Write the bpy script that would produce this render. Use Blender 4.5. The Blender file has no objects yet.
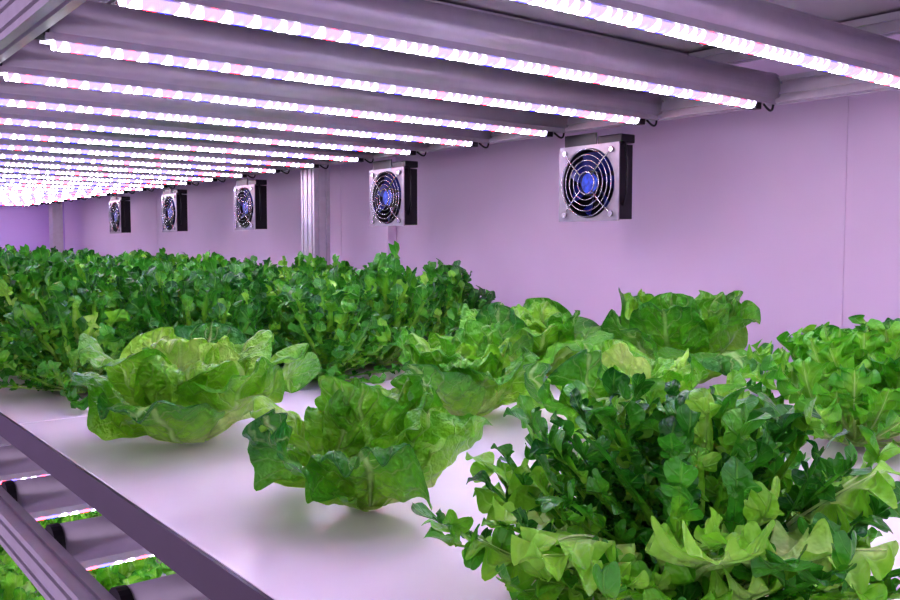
import bpy, math, random
from mathutils import Vector, Matrix, noise
rad = math.radians
TZ = 1.0      # table top height
CZ = 1.255    # camera height
scene = bpy.context.scene
scene.view_settings.view_transform = 'Standard'
scene.view_settings.exposure = 0.72
try: scene.view_settings.look = 'Medium High Contrast'
except Exception as ex: print('look', ex)

# ------------------------------------------------------------ materials
def new_mat(name):
    m = bpy.data.materials.new(name); m.use_nodes = True
    nt = m.node_tree
    return m, nt, nt.nodes['Principled BSDF'], nt.nodes['Material Output']

def simple(name, col, rough=0.5, metal=0.0, nscale=30, namt=0.06, bump=0.0, stretch=None):
    m, nt, b, o = new_mat(name)
    tc = nt.nodes.new('ShaderNodeTexCoord')
    mp = nt.nodes.new('ShaderNodeMapping')
    if stretch: mp.inputs['Scale'].default_value = stretch
    n = nt.nodes.new('ShaderNodeTexNoise'); n.inputs['Scale'].default_value = nscale
    n.inputs['Detail'].default_value = 4
    nt.links.new(tc.outputs['Object'], mp.inputs['Vector'])
    nt.links.new(mp.outputs['Vector'], n.inputs['Vector'])
    r = nt.nodes.new('ShaderNodeValToRGB')
    r.color_ramp.elements[0].position = 0.3
    r.color_ramp.elements[1].position = 0.7
    r.color_ramp.elements[0].color = tuple(max(0, c*(1-namt)) for c in col)+(1,)
    r.color_ramp.elements[1].color = tuple(min(1, c*(1+namt)) for c in col)+(1,)
    nt.links.new(n.outputs['Fac'], r.inputs['Fac'])
    nt.links.new(r.outputs['Color'], b.inputs['Base Color'])
    b.inputs['Roughness'].default_value = rough
    b.inputs['Metallic'].default_value = metal
    if bump > 0:
        bp = nt.nodes.new('ShaderNodeBump'); bp.inputs['Strength'].default_value = bump
        bp.inputs['Distance'].default_value = 0.002
        nt.links.new(n.outputs['Fac'], bp.inputs['Height'])
        nt.links.new(bp.outputs['Normal'], b.inputs['Normal'])
    return m

M_wall = simple('wall_paint', (0.69, 0.56, 0.73), 0.5, 0, 1.5, 0.09, 0.0)
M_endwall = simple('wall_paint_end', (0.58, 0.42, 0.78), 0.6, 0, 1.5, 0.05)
M_ceil = simple('ceiling_paint', (0.6, 0.55, 0.65), 0.7, 0, 2, 0.04)
M_floor = simple('floor_epoxy', (0.66, 0.60, 0.70), 0.35, 0, 3, 0.06)
M_tray = simple('white_tray', (0.89, 0.81, 0.88), 0.22, 0, 6, 0.03)
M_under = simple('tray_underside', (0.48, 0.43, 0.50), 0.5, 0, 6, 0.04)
M_edge = simple('tray_edge_trim', (0.09, 0.068, 0.10), 0.4, 0.3, 10, 0.06)
M_alu = simple('anodised_aluminium', (0.55, 0.52, 0.57), 0.4, 0.6, 40, 0.05, 0.0)
M_body = simple('lamp_housing', (0.44, 0.41, 0.46), 0.38, 0.6, 40, 0.05)
M_black = simple('black_plastic', (0.007, 0.006, 0.009), 0.4, 0, 40, 0.1)
M_steel = simple('fan_plate_steel', (0.32, 0.30, 0.33), 0.38, 0.75, 60, 0.08)
M_chrome = simple('wire_chrome', (0.50, 0.48, 0.52), 0.25, 0.9, 60, 0.02)
M_blue = simple('fan_blue_plastic', (0.010, 0.020, 0.20), 0.3, 0, 30, 0.1)
M_label = simple('fan_label', (0.03, 0.10, 0.65), 0.4, 0, 120, 0.5)

def led_mat():
    m, nt, b, o = new_mat('led_strip')
    N = nt.nodes.new; Lk = nt.links.new
    def M(op, a, bb=None):
        n = N('ShaderNodeMath'); n.operation = op
        for i, v in enumerate((a, bb)):
            if v is None: continue
            if isinstance(v, (int, float)): n.inputs[i].default_value = v
            else: Lk(v, n.inputs[i])
        return n.outputs[0]
    tc = N('ShaderNodeTexCoord'); sp = N('ShaderNodeSeparateXYZ')
    Lk(tc.outputs['Object'], sp.inputs[0])
    mul = M('MULTIPLY', sp.outputs['X'], 62)
    fl = M('FLOOR', mul); fr = M('FRACT', mul)
    wn = N('ShaderNodeTexWhiteNoise'); wn.noise_dimensions = '1D'; Lk(fl, wn.inputs['W'])
    val = M('ADD', wn.outputs['Value'], M('MULTIPLY', M('MAXIMUM', M('SUBTRACT', sp.outputs['X'], 0.85), 0.0), 1.0))
    cr = N('ShaderNodeValToRGB'); cr.color_ramp.interpolation = 'CONSTANT'
    e = cr.color_ramp.elements
    e[0].position = 0; e[0].color = (0.88, 0.86, 1.0, 1)
    e[1].position = 0.62; e[1].color = (0.0095, 0.010, 0.9, 1)
    x = e.new(0.85); x.color = (1.0, 0.0085, 0.020, 1)
    Lk(val, cr.inputs['Fac'])
    dx = M('DIVIDE', M('ABSOLUTE', M('SUBTRACT', fr, 0.5)), 0.5)
    dy = M('DIVIDE', M('ABSOLUTE', sp.outputs['Y']), 0.014)
    dd = M('SQRT', M('ADD', M('MULTIPLY', dx, dx), M('MULTIPLY', dy, dy)))
    mr = N('ShaderNodeMapRange'); mr.interpolation_type = 'SMOOTHSTEP'
    mr.inputs['From Min'].default_value = 1.0; mr.inputs['From Max'].default_value = 0.1
    Lk(dd, mr.inputs['Value'])
    mix = N('ShaderNodeMix'); mix.data_type = 'RGBA'
    Lk(mr.outputs[0], mix.inputs['Factor'])
    mix.inputs['A'].default_value = (0.0120, 0.0088, 0.0165, 1)
    Lk(cr.outputs['Color'], mix.inputs['B'])
    em = N('ShaderNodeEmission'); em.inputs['Strength'].default_value = 42
    Lk(mix.outputs['Result'], em.inputs['Color'])
    Lk(em.outputs[0], o.inputs['Surface'])
    return m
M_led = led_mat()

def leaf_mat(name, stops, veinc, rough=0.35, trans=0.3, vein_n=9.0, veinamt=0.45, bump=0.7, ns=38, gloss=0.4, vw=0.07, rw=0.07):
    m, nt, b, o = new_mat(name)
    N = nt.nodes.new; Lk = nt.links.new
    def math_(op, a, bb=None, c=None):
        n = N('ShaderNodeMath'); n.operation = op
        for i, v in enumerate((a, bb, c)):
            if v is None: continue
            if isinstance(v, (int, float)): n.inputs[i].default_value = v
            else: Lk(v, n.inputs[i])
        return n.outputs[0]
    def mrange(v, a, bb, c=0.0, d=1.0):
        n = N('ShaderNodeMapRange'); n.interpolation_type = 'SMOOTHSTEP'
        Lk(v, n.inputs['Value']); n.inputs['From Min'].default_value = a; n.inputs['From Max'].default_value = bb
        n.inputs['To Min'].default_value = c; n.inputs['To Max'].default_value = d
        return n.outputs[0]
    at = N('ShaderNodeAttribute'); at.attribute_name = 'tone'
    sc = N('ShaderNodeSeparateColor'); Lk(at.outputs['Color'], sc.inputs[0])
    tone, rnd = sc.outputs[0], sc.outputs[1]
    uv = N('ShaderNodeUVMap'); uv.uv_map = 'UVMap'
    su = N('ShaderNodeSeparateXYZ'); Lk(uv.outputs[0], su.inputs[0])
    t = math_('MULTIPLY', math_('ABSOLUTE', math_('SUBTRACT', su.outputs[0], 0.5)), 2.0)
    v = su.outputs[1]
    tco = N('ShaderNodeTexCoord')
    nz = N('ShaderNodeTexNoise'); nz.inputs['Scale'].default_value = ns; nz.inputs['Detail'].default_value = 3
    Lk(tco.outputs['Object'], nz.inputs['Vector'])
    nz2 = N('ShaderNodeTexNoise'); nz2.inputs['Scale'].default_value = 120; nz2.inputs['Detail'].default_value = 2
    Lk(tco.outputs['Object'], nz2.inputs['Vector'])
    tt = math_('ADD', tone, math_('MULTIPLY', math_('SUBTRACT', nz.outputs['Fac'], 0.5), 0.6))
    tt = math_('ADD', tt, math_('MULTIPLY', math_('SUBTRACT', rnd, 0.5), 0.4))
    oi = N('ShaderNodeObjectInfo')
    tt = math_('ADD', tt, math_('MULTIPLY', math_('SUBTRACT', oi.outputs['Random'], 0.5), 0.16))
    cr = N('ShaderNodeValToRGB'); e = cr.color_ramp.elements
    e[0].position = stops[0][0]; e[0].color = stops[0][1]+(1,)
    e[1].position = stops[-1][0]; e[1].color = stops[-1][1]+(1,)
    for p, c in stops[1:-1]:
        q = e.new(p); q.color = c+(1,)
    Lk(tt, cr.inputs['Fac'])
    rib = math_('MULTIPLY', mrange(t, rw, 0.02), math_('SUBTRACT', 1.0, math_('MULTIPLY', v, 0.6)))
    ph = math_('FRACT', math_('ADD', math_('MULTIPLY', math_('SUBTRACT', v, math_('MULTIPLY', t, 0.30)), vein_n), math_('MULTIPLY', nz.outputs['Fac'], 1.4)))
    vd = math_('ABSOLUTE', math_('SUBTRACT', ph, 0.5))
    vein = math_('MULTIPLY', mrange(vd, vw, 0.01), math_('SUBTRACT', 1.0, math_('MULTIPLY', t, 0.8)))
    allv = math_('MAXIMUM', math_('MULTIPLY', vein, veinamt), math_('MULTIPLY', rib, 0.85))
    mix = N('ShaderNodeMix'); mix.data_type = 'RGBA'
    Lk(allv, mix.inputs['Factor']); Lk(cr.outputs['Color'], mix.inputs['A']); mix.inputs['B'].default_value = veinc+(1,)
    Lk(mix.outputs['Result'], b.inputs['Base Color'])
    b.inputs['Roughness'].default_value = rough
    b.inputs['Specular IOR Level'].default_value = 0.35
    b.inputs['Coat Weight'].default_value = gloss
    b.inputs['Coat Roughness'].default_value = 0.12
    h = math_('ADD', math_('MULTIPLY', nz2.outputs['Fac'], 1.4), math_('MULTIPLY', allv, -1.3))
    bp = N('ShaderNodeBump'); bp.inputs['Strength'].default_value = bump; bp.inputs['Distance'].default_value = 0.005
    Lk(h, bp.inputs['Height']); Lk(bp.outputs['Normal'], b.inputs['Normal']); Lk(bp.outputs['Normal'], b.inputs['Coat Normal'])
    tr = N('ShaderNodeBsdfTranslucent'); Lk(mix.outputs['Result'], tr.inputs['Color'])
    ms = N('ShaderNodeMixShader'); ms.inputs[0].default_value = trans
    Lk(b.outputs[0], ms.inputs[1]); Lk(tr.outputs[0], ms.inputs[2]); Lk(ms.outputs[0], o.inputs['Surface'])
    return m

M_butter = leaf_mat('butterhead_leaf', [(0.0, (0.64, 0.88, 0.26)), (0.22, (0.34, 0.72, 0.05)), (0.55, (0.13, 0.48, 0.025)), (1.0, (0.018, 0.20, 0.015))],
                    (0.66, 0.92, 0.36), 0.36, 0.26, 8, 0.50, 1.0, 38, 0.55, 0.08, 0.08)
M_oak = leaf_mat('oakleaf_dark', [(0.0, (0.62, 0.88, 0.26)), (0.25, (0.30, 0.70, 0.05)), (0.55, (0.08, 0.40, 0.03)), (1.0, (0.010, 0.13, 0.015))],
                 (0.22, 0.60, 0.08), 0.30, 0.26, 3, 0.2, 0.6, 30, 0.6, 0.1, 0.12)
M_frill = leaf_mat('frilly_light', [(0.0, (0.72, 0.93, 0.40)), (0.3, (0.32, 0.72, 0.06)), (0.7, (0.11, 0.48, 0.025)), (1.0, (0.02, 0.22, 0.02))],
                   (0.60, 0.88, 0.30), 0.32, 0.30, 6, 0.35, 0.6, 30, 0.5, 0.1, 0.12)

# ------------------------------------------------------------ mesh builder
class MB:
    def __init__(s): s.v = []; s.f = []; s.m = []; s.sm = []
    def face(s, idx, mat, smooth=False): s.f.append(idx); s.m.append(mat); s.sm.append(smooth)
    def box(s, a, b, mat=0, ch=0.0):
        x0, y0, z0 = a; x1, y1, z1 = b; o = len(s.v)
        if ch <= 0:
            s.v += [(x0,y0,z0),(x1,y0,z0),(x1,y1,z0),(x0,y1,z0),(x0,y0,z1),(x1,y0,z1),(x1,y1,z1),(x0,y1,z1)]
            for q in ((0,3,2,1),(4,5,6,7),(0,1,5,4),(1,2,6,5),(2,3,7,6),(3,0,4,7)): s.face([o+i for i in q], mat)
        else:
            import bmesh
            bm = bmesh.new()
            bmesh.ops.create_cube(bm, size=1)
            for v in bm.verts:
                v.co = Vector((x0+(v.co.x+.5)*(x1-x0), y0+(v.co.y+.5)*(y1-y0), z0+(v.co.z+.5)*(z1-z0)))
            bmesh.ops.bevel(bm, geom=bm.edges[:], offset=ch, segments=2, affect='EDGES', profile=0.5)
            bm.verts.index_update()
            s.v += [tuple(v.co) for v in bm.verts]
            for f in bm.faces: s.face([o+v.index for v in f.verts], mat)
            bm.free()
    def tube(s, pts, r, mat=0, n=8, closed=False, smooth=True):
        pts = [Vector(p) for p in pts]; o = len(s.v); L = len(pts)
        up = Vector((0.13, 0.21, 0.97))
        for i, p in enumerate(pts):
            if closed: d = pts[(i+1) % L]-pts[i-1]
            else: d = pts[min(i+1, L-1)]-pts[max(i-1, 0)]
            d.normalize()
            a = d.cross(up)
            if a.length < 1e-3: a = d.cross(Vector((1, 0, 0)))
            a.normalize(); b = d.cross(a)
            for k in range(n):
                an = 2*math.pi*k/n
                s.v.append(tuple(p+a*r*math.cos(an)+b*r*math.sin(an)))
        for i in range(L if closed else L-1):
            j = (i+1) % L
            for k in range(n):
                s.face([o+i*n+k, o+i*n+(k+1) % n, o+j*n+(k+1) % n, o+j*n+k], mat, smooth)
        if not closed:
            s.face([o+k for k in range(n)][::-1], mat); s.face([o+(L-1)*n+k for k in range(n)], mat)
    def extrude_x(s, prof, x0, x1, mat=0, smooth=False, caps=True, mats=None):
        o = len(s.v); n = len(prof)
        for x in (x0, x1):
            for y, z in prof: s.v.append((x, y, z))
        for k in range(n):
            s.face([o+k, o+(k+1) % n, o+n+(k+1) % n, o+n+k], mats[k] if mats else mat, smooth)
        if caps:
            s.face([o+k for k in range(n)][::-1], mat); s.face([o+n+k for k in range(n)], mat)
    def extrude_y(s, prof, y0, y1, mat=0):
        o = len(s.v); n = len(prof)
        for y in (y0, y1):
            for x, z in prof: s.v.append((x, y, z))
        for k in range(n): s.face([o+k, o+(k+1) % n, o+n+(k+1) % n, o+n+k], mat)
        s.face([o+k for k in range(n)][::-1], mat); s.face([o+n+k for k in range(n)], mat)
    def extrude_z(s, prof, z0, z1, mat=0):
        o = len(s.v); n = len(prof)
        for z in (z0, z1):
            for x, y in prof: s.v.append((x, y, z))
        for k in range(n): s.face([o+k, o+(k+1) % n, o+n+(k+1) % n, o+n+k], mat)
        s.face([o+k for k in range(n)][::-1], mat); s.face([o+n+k for k in range(n)], mat)
    def mesh(s, name, mats):
        me = bpy.data.meshes.new(name); me.from_pydata(s.v, [], s.f)
        for m in mats: me.materials.append(m)
        for p, mi, sm in zip(me.polygons, s.m, s.sm): p.material_index = mi; p.use_smooth = sm
        import bmesh
        bm = bmesh.new(); bm.from_mesh(me); bmesh.ops.recalc_face_normals(bm, faces=bm.faces[:]); bm.to_mesh(me); bm.free()
        me.update(); return me

def obj(name, me, loc=(0, 0, 0), parent=None, rot=None, scale=None):
    o = bpy.data.objects.new(name, me); scene.collection.objects.link(o)
    o.location = loc
    if rot: o.rotation_euler = rot
    if scale: o.scale = scale
    if parent: o.parent = parent
    return o

# ------------------------------------------------------------ room
def room_box(name, a, b, mat):
    mb = MB(); mb.box(a, b); return obj(name, mb.mesh(name, [mat]))
WX = 1.66
mbw = MB()
ys = [-1.5, 0.88, 2.75, 4.6, 6.35]
for i in range(len(ys)-1):
    mbw.box((WX, ys[i]+0.0012, 0), (WX+0.05, ys[i+1]-0.0012, 2.9))
mbw.box((WX+0.0015, -1.5, 0), (WX+0.06, 6.35, 2.9))
obj('wall_right', mbw.mesh('wall_right', [M_wall]))
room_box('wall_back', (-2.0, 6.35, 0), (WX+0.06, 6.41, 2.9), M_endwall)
room_box('floor', (-2.0, -1.5, -0.05), (WX+0.06, 6.41, 0), M_floor)
room_box('ceiling', (-2.0, -1.5, 2.9), (WX+0.06, 6.41, 2.96), M_ceil)

# ------------------------------------------------------------ rack
rack = bpy.data.objects.new('hydroponic_rack', None); scene.collection.objects.link(rack)
X0, X1, Y0, Y1 = 0.28, 1.47, -0.6, 6.1
TIER = 0.655
def slot_profile(cx, cy, w, d, g=0.006, gd=0.005):
    hx, hy = w/2, d/2
    pts = []
    def side(L):
        k = max(1, round(L/0.03)); return [(-L/2 + L*(i+.5)/k) for i in range(k)]
    for o in side(w): pts += [(cx+o-g/2, cy-hy), (cx+o-g/2, cy-hy+gd), (cx+o+g/2, cy-hy+gd), (cx+o+g/2, cy-hy)]
    pts.append((cx+hx, cy-hy))
    for o in side(d): pts += [(cx+hx, cy+o-g/2), (cx+hx-gd, cy+o-g/2), (cx+hx-gd, cy+o+g/2), (cx+hx, cy+o+g/2)]
    pts.append((cx+hx, cy+hy))
    for o in reversed(side(w)): pts += [(cx+o+g/2, cy+hy), (cx+o+g/2, cy+hy-gd), (cx+o-g/2, cy+hy-gd), (cx+o-g/2, cy+hy)]
    pts.append((cx-hx, cy+hy))
    for o in reversed(side(d)): pts += [(cx-hx, cy+o+g/2), (cx-hx+gd, cy+o+g/2), (cx-hx+gd, cy+o-g/2), (cx-hx, cy+o-g/2)]
    pts.append((cx-hx, cy-hy))
    return pts
for ti, tz in enumerate((TZ-TIER, TZ, TZ+TIER)):
    mb = MB()
    if ti == 1:
        yy = [Y0, 0.1, 1.35, 2.6, 3.85, 5.1, Y1]
        for i in range(len(yy)-1):
            mb.box((X0+0.004, yy[i]+0.0012, tz-0.012), (X1-0.004, yy[i+1]-0.0012, tz), 0, 0.001)
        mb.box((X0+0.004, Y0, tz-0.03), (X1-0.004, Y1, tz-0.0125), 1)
    else:
        mb.box((X0+0.004, Y0, tz-0.012), (X1-0.004, Y1, tz), 0)
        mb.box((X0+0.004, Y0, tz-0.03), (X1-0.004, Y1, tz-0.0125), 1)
    mb.box((X0, Y0, tz-0.034), (X0+0.0035, Y1, tz-0.0005), 2)
    mb.box((X1-0.0035, Y0, tz-0.034), (X1, Y1, tz-0.0005), 2)
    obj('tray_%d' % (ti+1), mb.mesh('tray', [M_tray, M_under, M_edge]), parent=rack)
    mb = MB()
    mb.extrude_y(slot_profile(X0+0.13, tz-0.046, 0.03, 0.03), Y0, Y1)
    mb.extrude_y(slot_profile(X1-0.02, tz-0.050, 0.03, 0.03), Y0, Y1)
    for k in range(9):
        y = -0.5+k*0.8
        mb.extrude_x([(y-.015, tz-.065), (y+.015, tz-.065), (y+.015, tz-.035), (y-.015, tz-.035)], X0+0.146, X1-0.036)
    obj('tray_beams_%d' % (ti+1), mb.mesh('tray_beams', [M_alu]), parent=rack)
LZ = CZ+0.234   # bottom of LED diffusers
for ti, lz in enumerate((LZ-TIER, LZ)):
    mb = MB()
    mb.extrude_y(slot_profile(1.442, lz+0.035, 0.03, 0.045), Y0, Y1)
    mb.extrude_y(slot_profile(0.262, lz+0.035, 0.03, 0.045), Y0, Y1)
    obj('lamp_beams_%d' % (ti+1), mb.mesh('lamp_beams', [M_alu]), parent=rack)
for i, y in enumerate((-0.57, 2.66, 5.95)):
    mb = MB()
    mb.extrude_z(slot_profile(1.505, y, 0.06, 0.09), 0.0, TZ+TIER+0.1)
    mb.extrude_z(slot_profile(0.225, y, 0.04, 0.06), 0.0, TZ+TIER+0.1)
    obj('posts_%d' % (i+1), mb.mesh('posts', [M_alu]), parent=rack)
mb = MB(); mb.box((WX-0.035, 2.40, 0), (WX-0.001, 2.47, 2.9), 0, 0.002)
obj('trim_1', mb.mesh('trim_1', [M_wall]))

# ------------------------------------------------------------ lamps
def lamp_mesh():
    mb = MB()
    a, b = 0.0, 1.145
    R = 0.027; cz = 0.040
    prof = []
    for k in range(20):
        an = rad(-50)+rad(280)*k/19
        prof.append((R*math.cos(an), cz+R*math.sin(an)))
    prof = prof+[(-0.0175, cz-0.030), (-0.0125, cz-0.030), (-0.0125, cz-0.026), (0.0125, cz-0.026), (0.0125, cz-0.030), (0.0175, cz-0.030)]
    mb.extrude_x(prof, a, b, 0, True)
    for f in range(len(mb.sm)):
        if f >= 19: mb.sm[f] = False
    pr = [(0.0123*math.cos(rad(180+180*k/12)), 0.0135+0.0125*math.sin(rad(180+180*k/12))) for k in range(13)]
    mb.extrude_x(pr, a+0.012, b-0.05, 1, True, mats=[1]*13)
    cap = [((R+0.0012)*math.cos(2*math.pi*k/24), cz+(R+0.0012)*math.sin(2*math.pi*k/24)) for k in range(24)]
    mb.extrude_x(cap, a-0.008, a+0.004, 2)
    mb.extrude_x(cap, b-0.004, b+0.003, 0)
    mb.box((b-0.048, -0.008, 0.000), (b-0.03, 0.008, 0.012), 2, 0.001)
    pts = []
    for k in range(13):
        t = k/12
        pts.append((b-0.03+0.030*t+0.010*math.sin(math.pi*t), -0.012, 0.008-0.018*math.sin(math.pi*t)+0.02*t))
    mb.tube(pts, 0.0022, 2, 6)
    return mb.mesh('grow_light_tube', [M_body, M_led, M_black])
lm = lamp_mesh()
y = 0.65-0.258*3
ly = []
while y < 6.1:
    ly.append(y); y += 0.258
for lz in (LZ, LZ-TIER):
    for y in ly:
        if lz < LZ and y > 3.6: continue
        obj('grow_light_tube', lm, (0.285, y, lz))

# ------------------------------------------------------------ fans
def plate_hole(mb, w, h, r, x0, x1, mat, n=48):
    o = len(mb.v)
    for x in (x0, x1):
        for k in range(n):
            an = 2*math.pi*k/n
            mb.v.append((x, r*math.cos(an), r*math.sin(an)))
        for k in range(n):
            an = 2*math.pi*k/n
            c, s_ = math.cos(an), math.sin(an)
            q = min((w/2)/max(abs(c), 1e-6), (h/2)/max(abs(s_), 1e-6))
            mb.v.append((x, q*c, q*s_))
    for side in range(2):
        base = o+side*2*n+n
        for sy in (-1, 1):
            for sz in (-1, 1):
                best = min(range(n), key=lambda k: (mb.v[base+k][1]-sy*w/2)**2+(mb.v[base+k][2]-sz*h/2)**2)
                mb.v[base+best] = (mb.v[base+best][0], sy*w/2, sz*h/2)
    for k in range(n):
        j = (k+1) % n
        mb.face([o+k, o+n+k, o+n+j, o+j], mat)
        mb.face([o+2*n+k, o+2*n+j, o+3*n+j, o+3*n+k], mat)
        mb.face([o+k, o+j, o+2*n+j, o+2*n+k], mat)
        mb.face([o+n+k, o+3*n+k, o+3*n+j, o+n+j], mat)
def disc_x(mb, r, x0, x1, mat, n=32):
    mb.extrude_x([(r*math.cos(2*math.pi*k/n), r*math.sin(2*math.pi*k/n)) for k in range(n)], x0, x1, mat)
def fan_mesh():
    mb = MB()
    plate_hole(mb, 0.176, 0.165, 0.0760, 0.0, 0.003, 0)
    plate_hole(mb, 0.160, 0.158, 0.0740, 0.0032, 0.052, 1)
    disc_x(mb, 0.075, 0.047, 0.051, 1)
    disc_x(mb, 0.028, 0.006, 0.044, 1)
    disc_x(mb, 0.023, 0.004, 0.006, 3)
    for k in range(7):
        a0 = 2*math.pi*k/7
        o = len(mb.v); nr, na = 5, 4
        for i in range(nr):
            r = 0.026+0.044*i/(nr-1)
            for j in range(na):
                an = a0+rad(36)*j/(na-1)+rad(16)*i/(nr-1)
                x = 0.012+0.022*j/(na-1)
                mb.v.append((x, r*math.cos(an), r*math.sin(an)))
        for i in range(nr-1):
            for j in range(na-1):
                mb.face([o+i*na+j, o+i*na+j+1, o+(i+1)*na+j+1, o+(i+1)*na+j], 2, True)
    for r in (0.073, 0.061, 0.049, 0.037):
        mb.tube([(-0.007, r*math.cos(2*math.pi*k/40), r*math.sin(2*math.pi*k/40)) for k in range(40)], 0.0012, 4, 6, True)
    mb.tube([(-0.007, 0.024*math.cos(2*math.pi*k/24), 0.024*math.sin(2*math.pi*k/24)) for k in range(24)], 0.0015, 4, 6, True)
    for k in range(4):
        a = rad(45+90*k)
        mb.tube([(-0.008, 0.024*math.cos(a), 0.024*math.sin(a)), (-0.008, 0.073*math.cos(a), 0.073*math.sin(a)),
                 (-0.003, 0.090*math.cos(a), 0.090*math.sin(a)), (-0.0015, 0.098*math.cos(a), 0.098*math.sin(a))], 0.0017, 4, 6)
        cy, cz = 0.096*math.cos(a), 0.096*math.sin(a)
        mb.extrude_x([(cy+0.006*math.cos(2*math.pi*q/12), cz+0.006*math.sin(2*math.pi*q/12)) for q in range(12)], -0.005, 0.0, 4)
    mb.box((0.004, -0.020, 0.078), (0.006, 0.075, 0.108), 1, 0.0)
    mb.box((0.0065, -0.088, 0.082), (0.05, -0.02, 0.1), 1, 0.002)
    mb.tube([(0.02, -0.082, -0.05), (0.02, -0.092, -0.02), (0.02, -0.094, 0.04), (0.02, -0.084, 0.09)], 0.003, 1, 6)
    return mb.mesh('cooling_fan', [M_steel, M_black, M_blue, M_label, M_chrome])
fm = fan_mesh()
for y in (1.345, 2.13, 3.07, 3.83, 4.57):
    obj('cooling_fan', fm, (1.437, y, CZ+0.130))

# ------------------------------------------------------------ lettuces
class LB:
    def __init__(s): s.v = []; s.f = []; s.uv = []; s.tone = []
    def grid(s, P, ns, ntt, tonef, rnd, vf=lambda a: a, svals=None):
        o = len(s.v)
        for i in range(ns):
            sv = svals[i] if svals else i/(ns-1)
            for j in range(ntt):
                p = P[i][j]
                z = p[2]
                if z < 0.006: z = 0.006*math.exp((z-0.006)/0.03)  # leaves rest on the tray
                s.v.append((p[0], p[1], z)); s.uv.append((j/(ntt-1), vf(sv))); s.tone.append((tonef(sv, j/(ntt-1)*2-1), rnd))
        for i in range(ns-1):
            for j in range(ntt-1):
                s.f.append((o+i*ntt+j, o+i*ntt+j+1, o+(i+1)*ntt+j+1, o+(i+1)*ntt+j))
    def mesh(s, name, mat):
        me = bpy.data.meshes.new(name); me.from_pydata(s.v, [], s.f); me.materials.append(mat)
        me.polygons.foreach_set('use_smooth', [True]*len(me.polygons))
        uvl = me.uv_layers.new(name='UVMap')
        vi = [0]*len(me.loops); me.loops.foreach_get('vertex_index', vi)
        flat = []
        for i in vi: flat += s.uv[i]
        uvl.data.foreach_set('uv', flat)
        ca = me.color_attributes.new(name='tone', type='FLOAT_COLOR', domain='POINT')
        flat = []
        for a, b in s.tone: flat += [max(0, min(1, a)), b, 0, 1]
        ca.data.foreach_set('color', flat)
        me.update(); return me
def lerp(a, b, t): return a+(b-a)*t

def spine(base, az, efun, L, svals, side_bend=0.0):
    M = 60; fine = []; p = Vector(base); ds = L/M
    for i in range(M+1):
        s_ = i/M; e = efun(s_); a = az+side_bend*s_
        T = Vector((math.cos(a)*math.cos(e), math.sin(a)*math.cos(e), math.sin(e)))
        S = Vector((-math.sin(a), math.cos(a), 0))
        Nn = Vector((-math.cos(a)*math.sin(e), -math.sin(a)*math.sin(e), math.cos(e)))
        fine.append((p.copy(), T, S, Nn)); p = p+T*ds
    out = []
    for s_ in svals:
        x = min(max(s_, 0), 1)*M; i = min(int(x), M-1); f = x-i
        out.append((fine[i][0].lerp(fine[i+1][0], f),)+fine[i][1:])
    return out

def butter_leaf(lb, R, az, e0, e1, e2, L, W, base_r, z0, ns=30, nt_=23, ruff=0.17, tone0=0.0, tone1=0.8, roll=0.0):
    S0 = 0.50
    sv = [S0*(i/(ns-1))/0.45 if i/(ns-1) < 0.45 else S0+(1-S0)*math.sin((i/(ns-1)-0.45)/0.55*math.pi/2) for i in range(ns)]
    def ef(s_):
        if s_ < 0.65: return lerp(e0, e1, (s_/0.65)**0.75)
        q = (s_-0.65)/0.35; return lerp(e1, e2, q*q*(3-2*q))
    sp = spine((math.cos(az)*base_r, math.sin(az)*base_r, z0), az, ef, L, sv, R.uniform(-.4, .4))
    seed = R.uniform(0, 100); cup = R.uniform(0.10, 0.65); f = R.uniform(1.2, 2.1); p1, p2 = R.uniform(0, 6.3), R.uniform(0, 6.3)
    fold = R.uniform(-.75, .05)
    P = []
    for i in range(ns):
        s_ = sv[i]; p, T, S, Nn = sp[i]
        q = min(1, s_/S0); grow = 0.28+0.72*(q*q*(3-2*q))
        u = max(0.0, (s_-S0)/(1-S0))
        tip = (max(0.0, 1-u**2.5))**(1/2.2)
        w = max(W*grow*tip, W*0.02)
        row = []
        for j in range(nt_):
            t = j/(nt_-1)*2-1
            X = t*w/W
            m_ = min(1.0, (abs(X/grow)**2.4+u**2.4)**(1/2.4))
            th = math.atan2(X, (s_-0.45)*1.6)
            off = cup*W*X*X + fold*W*abs(X)**4*grow
            rf = ruff*W*(m_**3)*min(1, s_*1.6)
            off += rf*(math.sin(th*f*1.7+p1)+0.6*math.sin(th*f*4.3+p2)+0.2*math.sin(th*f*9+p1*3))
            off += 0.013*noise.noise(Vector((s_*4.5+seed, X*3.0, seed*1.7)))*min(1, s_*3)
            off += 0.0105*noise.noise(Vector((s_*10+seed, X*7, seed)))*min(1, s_*3)
            off += 0.0060*noise.noise(Vector((s_*20+seed, X*14, seed)))*min(1, s_*3)
            row.append(p+S*(t*w*(1-0.1*abs(t)*cup))+Nn*off)
        P.append(row)
    rr = R.random()
    lb.grid(P, ns, nt_, lambda s_, t: lerp(tone0, tone1, s_)*0.8+0.35*tone1*abs(t)**1.5*s_, rr, svals=sv)

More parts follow.
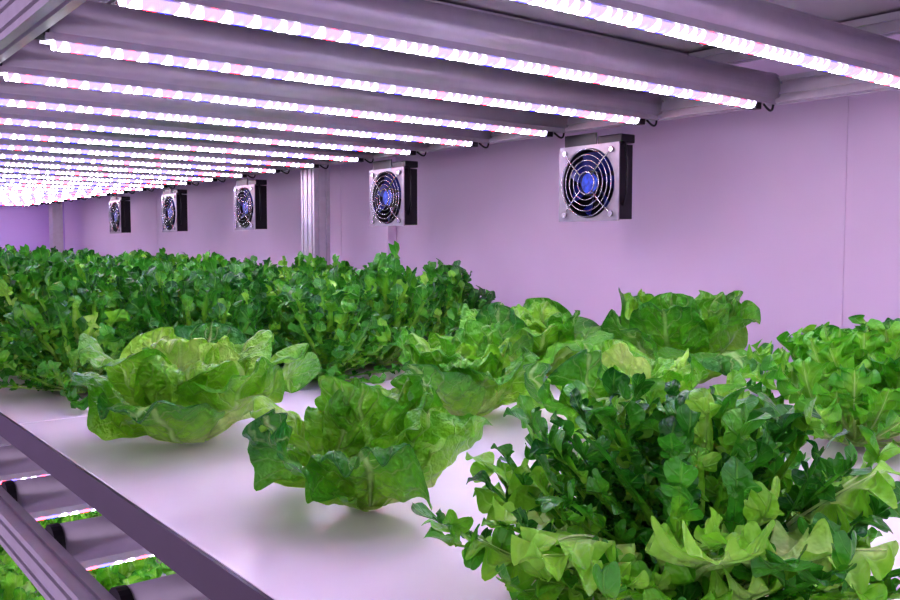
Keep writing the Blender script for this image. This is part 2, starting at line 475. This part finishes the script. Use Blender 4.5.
def butterhead(seed, n=14, Lmax=0.17, Wmax=0.075, up=0, dark=0.0):
    R = random.Random(seed); lb = LB(); az = R.uniform(0, 6.28)
    for i in range(n):
        k = i/(n-1); az += 2.399+R.uniform(-.25, .25)
        e0 = rad(lerp(16, 66, k)+R.uniform(-6, 8))
        e1 = rad(lerp(42+up, 84, k**0.9)+R.uniform(-18, 12))
        e2 = e1+rad(R.choice([R.uniform(-125, -75), R.uniform(-80, -20), R.uniform(-10, 35)])*(1-0.2*k))
        L = lerp(Lmax, Lmax*0.72, k)*R.uniform(.82, 1.14); W = lerp(Wmax, Wmax*0.66, k)*R.uniform(.86, 1.12)
        butter_leaf(lb, R, az, e0, e1, e2, L, W, lerp(0.010, 0.002, k), lerp(0.003, 0.014, k), tone0=-0.1, tone1=lerp(0.9, 0.45, k)+R.uniform(-.3, .15)+dark)
    stump(lb, 0.012, 0.010)
    return lb
def stump(lb, r=0.016, h=0.022):
    n = 12; P = []
    for i, (rr, z) in enumerate(((r*1.25, -0.0), (r*1.05, h*.5), (r*.8, h))):
        P.append([Vector((rr*math.cos(2*math.pi*k/n), rr*math.sin(2*math.pi*k/n), z)) for k in range(n+1)])
    lb.grid(P, 3, n+1, lambda a, b: 0.0, 0.2)

# small curled lobes on a pale stem (multi-leaf oak lettuce)
def leaflet(lb, R, p, D, S, N, l, w, ns, nt_, t0, t1, rnd, ruff=0.5):
    cup = R.uniform(-0.4, 1.1); curl = R.uniform(-1.8, 1.5); ph = R.uniform(0, 6.3); f = R.uniform(.8, 1.6)
    sv = [math.sin(i/(ns-1)*math.pi/2) for i in range(ns)]
    P = []
    for i in range(ns):
        s_ = sv[i]
        ww = w*(0.34+0.66*math.sin(min(1, s_/0.6)*math.pi/2))*(1 if s_ < .6 else math.sqrt(max(0.06, 1-((s_-.6)/.4)**2)))
        row = []
        for j in range(nt_):
            t = j/(nt_-1)*2-1
            X = t*ww/w
            off = cup*ww*t*t - curl*l*0.5*s_*s_ + ruff*w*abs(X)**1.5*math.sin(2*math.pi*f*s_+ph+t)*s_
            off += ruff*w*.7*s_**3*math.sin(5*X+ph)
            row.append(p+D*(l*s_*(1-0.12*curl*curl*s_*s_)+0.12*l*s_*abs(t)*math.sin(ph+t))+S*(t*ww)+N*off)
        P.append(row)
    lb.grid(P, ns, nt_, lambda s_, t: lerp(t0, t1, s_), rnd, lambda a: 0.3+0.7*a, svals=sv)

def oak_leaf(lb, R, az, e0, e1, L, base_r, z0, ls, ns, nt_, pairs=3, ribw=0.005, tone1=0.9, start=0.35, web=0.5):
    n = 10; sv = [i/(n-1) for i in range(n)]
    sp = spine((math.cos(az)*base_r, math.sin(az)*base_r, z0), az, lambda s_: lerp(e0, e1, s_**1.3), L, sv, R.uniform(-.6, .6))
    rnd = R.random(); P = []
    ph = R.uniform(0, 6)
    for i in range(n):
        s_ = i/(n-1); p, T, S, Nn = sp[i]
        w = ribw*(1.5-0.7*s_)+ls*web*max(0, s_-start*0.7)*(1.25-s_)
        row = []
        for j in range(5):
            t = j/2-1
            row.append(p+S*(t*w)+Nn*(0.3*w*t*t+0.4*w*math.sin(14*s_+ph+t*3)*abs(t)))
        P.append(row)
    lb.grid(P, n, 5, lambda s_, t: s_**1.6*0.6*tone1+0.18*abs(t)*s_, rnd)
    for q in range(pairs):
        s_ = lerp(start, 0.96, q/max(1, pairs-1)); x = s_*(n-1); i = min(int(x), n-2)
        p = sp[i][0].lerp(sp[i+1][0], x-i); _, T, S, Nn = sp[i]
        for sg in (-1, 1):
            a = rad(R.uniform(20, 85)); tw = R.uniform(-.8, 1.3)
            D = (T*math.cos(a)+S*sg*math.sin(a)+Nn*tw*0.8).normalized()
            S2 = D.cross(Nn).normalized(); N2 = S2.cross(D).normalized()
            sz = ls*R.uniform(.6, 1.3)*lerp(0.7, 1.0, q/max(1, pairs-1))
            leaflet(lb, R, p-D*0.002, D, S2, N2, sz, sz*R.uniform(.42, .62), ns, nt_, s_*0.6*tone1, tone1*R.uniform(.75, 1.1), rnd)
    p, T, S, Nn = sp[-1]
    D = (T+Nn*R.uniform(-.4, .5)).normalized(); S2 = D.cross(Nn).normalized(); N2 = S2.cross(D).normalized()
    leaflet(lb, R, p-D*0.004, D, S2, N2, ls*1.2, ls*0.66, ns, nt_, 0.6*tone1, tone1, rnd)

def oakleaf(seed, n=46, Lmax=0.165, Lin=None, ls=0.016, ns=5, nt_=4, pairs=5, ribw=0.0028, lo=4, hi=84, tone=0.9):
    R = random.Random(seed); lb = LB(); az = 0
    Lin = Lin or Lmax*.95
    for i in range(n):
        k = i/(n-1); az += 2.399+R.uniform(-.3, .3)
        e0 = rad(lerp(lo, hi, k**0.8)+R.uniform(-8, 8))
        e1 = e0+rad(R.uniform(-35, 35)*(1-k*.4)+lerp(20, 0, k))
        L = lerp(Lmax, Lin, k)*(R.uniform(.45, 1.05) if R.random() < .55 else R.uniform(.85, 1.1))
        oak_leaf(lb, R, az, e0, e1, L, lerp(0.014, 0.003, k), lerp(0.006, 0.02, k), ls*R.uniform(.8, 1.3), ns, nt_, pairs, ribw, tone+R.uniform(-.5, .1), R.uniform(.28, .45))
    stump(lb, 0.014, 0.012)
    return lb

# one continuous, lobed and frilled blade on a pale rib
def frill_leaf(lb, R, az, e0, e1, L, base_r, z0, W, ns=30, nt_=9, ribw=0.003, tone1=0.9, start=0.25, lobes=3.5, F=6.0, amp=0.5, rib=0.0, depth=0.5):
    sv = [0.8*i/(0.72*(ns-1)) if i/(ns-1) < 0.72 else 0.8+0.2*math.sin((i/(ns-1)-0.72)/0.28*math.pi/2) for i in range(ns)]
    sp = spine((math.cos(az)*base_r, math.sin(az)*base_r, z0), az, lambda s_: lerp(e0, e1, s_**1.3), L, sv, R.uniform(-.6, .6))
    rnd = R.random()
    pl, pr_ = R.uniform(0, 6.3), R.uniform(0, 6.3); q1, q2 = R.uniform(0, 6.3), R.uniform(0, 6.3)
    lift = R.uniform(-.35, .6)
    P = []
    for i in range(ns):
        s_ = sv[i]; p, T, S, Nn = sp[i]
        g = max(0.0, min(1.0, (s_-start)/(0.75-start))); g = g*g*(3-2*g)
        tip = 1.0 if s_ < .8 else math.sqrt(max(0.01, 1-((s_-.8)/.2)**2))
        row = []
        for j in range(nt_):
            t = j/(nt_-1)*2-1; a = abs(t)
            ph = pl if t < 0 else pr_; qq = q1 if t < 0 else q2
            lob = 1-depth*(0.5+0.5*math.sin(2*math.pi*lobes*s_+ph))
            w = (ribw*(1.4-0.6*s_)+W*(0.10+0.90*g)*lob)*tip
            beta = lerp(rad(80), rad(58), s_)
            d = S*(math.sin(beta)*(1 if t > 0 else -1))+T*math.cos(beta) if t != 0 else T*0
            r_ = a*w
            env = (a**1.6)*min(1.0, g*1.5+0.05)*(0.35+0.65*tip)
            off = amp*W*env*math.sin(2*math.pi*F*s_+qq)+0.45*amp*W*env*math.sin(2*math.pi*F*2.3*s_+qq*2.1)
            off += lift*W*a*a*g*tip
            sh = 0.30*amp*W*env*math.cos(2*math.pi*F*s_+qq)
            row.append(p+d*r_+Nn*off+T*sh)
        P.append(row)
    lb.grid(P, ns, nt_, lambda s_, t: (s_**1.2)*0.55*tone1+0.50*tone1*(abs(t)**0.8)*min(1, s_*1.5), rnd, svals=sv)
    if rib > 0:
        for sg in (1, -1):
            P = []
            for i in range(ns):
                s_ = sv[i]; p, T, S, Nn = sp[i]; w = rib*(1.08-s_)
                P.append([p+S*(t*w)+Nn*sg*(0.0010+0.7*w*(1-t*t)) for t in (-1, -.5, 0, .5, 1)])
            lb.grid(P, ns, 5, lambda s_, t: 0.0, 0.1, lambda a: 0.0)

def frilly(seed, n=80, Lmax=0.15, Lin=None, W=0.022, ns=30, nt_=9, lo=6, hi=84, tone=0.95, rib=0.0, F=6.0, amp=0.5, lobes=3.5, depth=.5):
    R = random.Random(seed); lb = LB(); az = 0
    Lin = Lin or Lmax*.95
    for i in range(n):
        k = i/(n-1); az += 2.399+R.uniform(-.3, .3)
        e0 = rad(lerp(lo, hi, k**0.8)+R.uniform(-8, 8))
        e1 = e0+rad(R.uniform(-45, 30)*(1-k*.3)+lerp(18, 0, k))
        L = lerp(Lmax, Lin, k)*(R.uniform(.5, 1.05) if R.random() < .5 else R.uniform(.85, 1.1))
        frill_leaf(lb, R, az, e0, e1, L, lerp(0.014, 0.003, k), lerp(0.006, 0.02, k), W*R.uniform(.8, 1.25), ns, nt_, 0.003,
                   tone+R.uniform(-.4, .1), R.uniform(.2, .4), lobes*R.uniform(.8, 1.2), F*R.uniform(.8, 1.2), amp, rib, depth)
    stump(lb, 0.014, 0.012)
    return lb

def smooth_it(o):
    md = o.modifiers.new('subsurf', 'SUBSURF'); md.levels = 1; md.render_levels = 1
    return o
def put(name, lb, mat, loc, rz=0.0, sc=(1, 1, 1)):
    return smooth_it(obj(name, lb.mesh(name, mat), (loc[0], loc[1], TZ+0.0005), rot=(0, 0, rz), scale=sc))
put('butterhead_lettuce', butterhead(3, 15, Lmax=0.185, Wmax=0.078), M_butter, (0.428, 1.07))
put('butterhead_lettuce', butterhead(14, 14, Lmax=0.148, Wmax=0.063, up=2), M_butter, (0.450, 0.70))
put('butterhead_lettuce', butterhead(21, 14, Lmax=0.160, Wmax=0.066, up=10), M_butter, (0.80, 0.98))
put('butterhead_lettuce', butterhead(33, 14, Lmax=0.185, Wmax=0.070, up=12, dark=.05), M_butter, (1.12, 1.19))
put('butterhead_lettuce', butterhead(45, 16, Lmax=0.210, Wmax=0.086, up=2, dark=.2), M_butter, (1.30, 0.985))
put('butterhead_lettuce', butterhead(57, 14, Lmax=0.155, Wmax=0.068, up=6), M_butter, (0.85, 0.715))
fo = oakleaf(5, 190, Lmax=0.160, Lin=0.119, ls=0.0145, ns=5, nt_=5, pairs=6, ribw=0.0032, lo=3, hi=84, tone=0.88)
fobj = put('oakleaf_lettuce', fo, M_oak, (0.49, 0.37))
ol = LB(); R = random.Random(4)
for i in range(16):
    az = rad(150+i*22.5+R.uniform(-8, 8))
    e0 = rad(R.uniform(12, 40)); e1 = e0+rad(R.uniform(-25, 15))
    frill_leaf(ol, R, az, e0, e1, R.uniform(.10, .155), 0.012, 0.008, R.uniform(.020, .030), 44, 11, 0.006, R.uniform(.45, .75), 0.22, 5, 8, 0.40, 0.0042, 0.55)
for i in range(8):   # big pale-ribbed leaves on the aisle side
    az = rad(150+i*22+R.uniform(-8, 8))
    e0 = rad(R.uniform(30, 56)); e1 = e0+rad(R.uniform(-50, -10))
    frill_leaf(ol, R, az, e0, e1, R.uniform(.125, .16), 0.014, 0.010, R.uniform(.026, .034), 48, 13, 0.008, R.uniform(.40, .65), 0.2, 6, 9, 0.36, 0.0055, 0.6)
smooth_it(obj('outer_leaves', ol.mesh('outer_leaves', M_frill), parent=fobj))
f1 = frilly(8, 80, Lmax=0.165, Lin=0.128, W=0.028, ns=44, nt_=9, lo=6, hi=78, tone=0.95, rib=0.002, F=8, amp=0.38, lobes=4.5, depth=.5)
m1 = f1.mesh('frilly_lettuce', M_frill)
smooth_it(obj('frilly_lettuce', m1, (1.07, 0.545, TZ+.0005)))
smooth_it(obj('frilly_lettuce', m1, (1.34, 0.60, TZ+.0005), rot=(0, 0, 2.2)))

crop = bpy.data.objects.new('oakleaf_lettuce_crop', None); scene.collection.objects.link(crop)
variants = [oakleaf(100+i, 115, Lmax=0.150, Lin=0.155, ls=0.0165, ns=4, nt_=4, pairs=5, tone=0.98, lo=0, hi=82).mesh('oakleaf_plant', M_oak) for i in range(4)]
R = random.Random(77)
start = {0.43: 1.56, 0.62: 1.49, 0.81: 1.42, 1.00: 1.50, 1.19: 1.60, 1.34: 1.72}
cnt = 0
for x, ys_ in start.items():
    y = ys_
    while y < 5.9:
        cnt += 1
        s_ = R.uniform(.92, 1.12)
        obj('plant_%d' % cnt, R.choice(variants), (x+R.uniform(-.02, .02), y+R.uniform(-.02, .02), TZ+.0005), crop, (0, 0, R.uniform(0, 6.28)), (s_, s_, s_*R.uniform(.85, 1.12)))
        y += 0.175
lower = bpy.data.objects.new('lower_tier_lettuce_crop', None); scene.collection.objects.link(lower)
cnt = 0
vb = frilly(300, 60, Lmax=0.15, W=0.024, ns=18, nt_=5, F=4, tone=0.8).mesh('frilly_plant', M_frill)
for x in (0.44, 0.68, 0.92):
    for k in range(14):
        cnt += 1
        obj('plant_%d' % cnt, vb, (x, 0.3+k*0.24, TZ-TIER+.0005), lower, (0, 0, R.uniform(0, 6.28)))

# ------------------------------------------------------------ world + camera
w = bpy.data.worlds.new('World'); scene.world = w; w.use_nodes = True
bg = w.node_tree.nodes['Background']; bg.inputs[0].default_value = (0.77, 0.62, 0.84, 1); bg.inputs[1].default_value = 0.72

cam = bpy.data.cameras.new('camera'); co = bpy.data.objects.new('camera', cam); scene.collection.objects.link(co)
cam.sensor_width = 36; cam.lens = 35.44; cam.clip_start = 0.02
co.location = (0, 0, CZ); co.rotation_euler = (rad(90-3.69), 0, rad(-38.1))
scene.camera = co
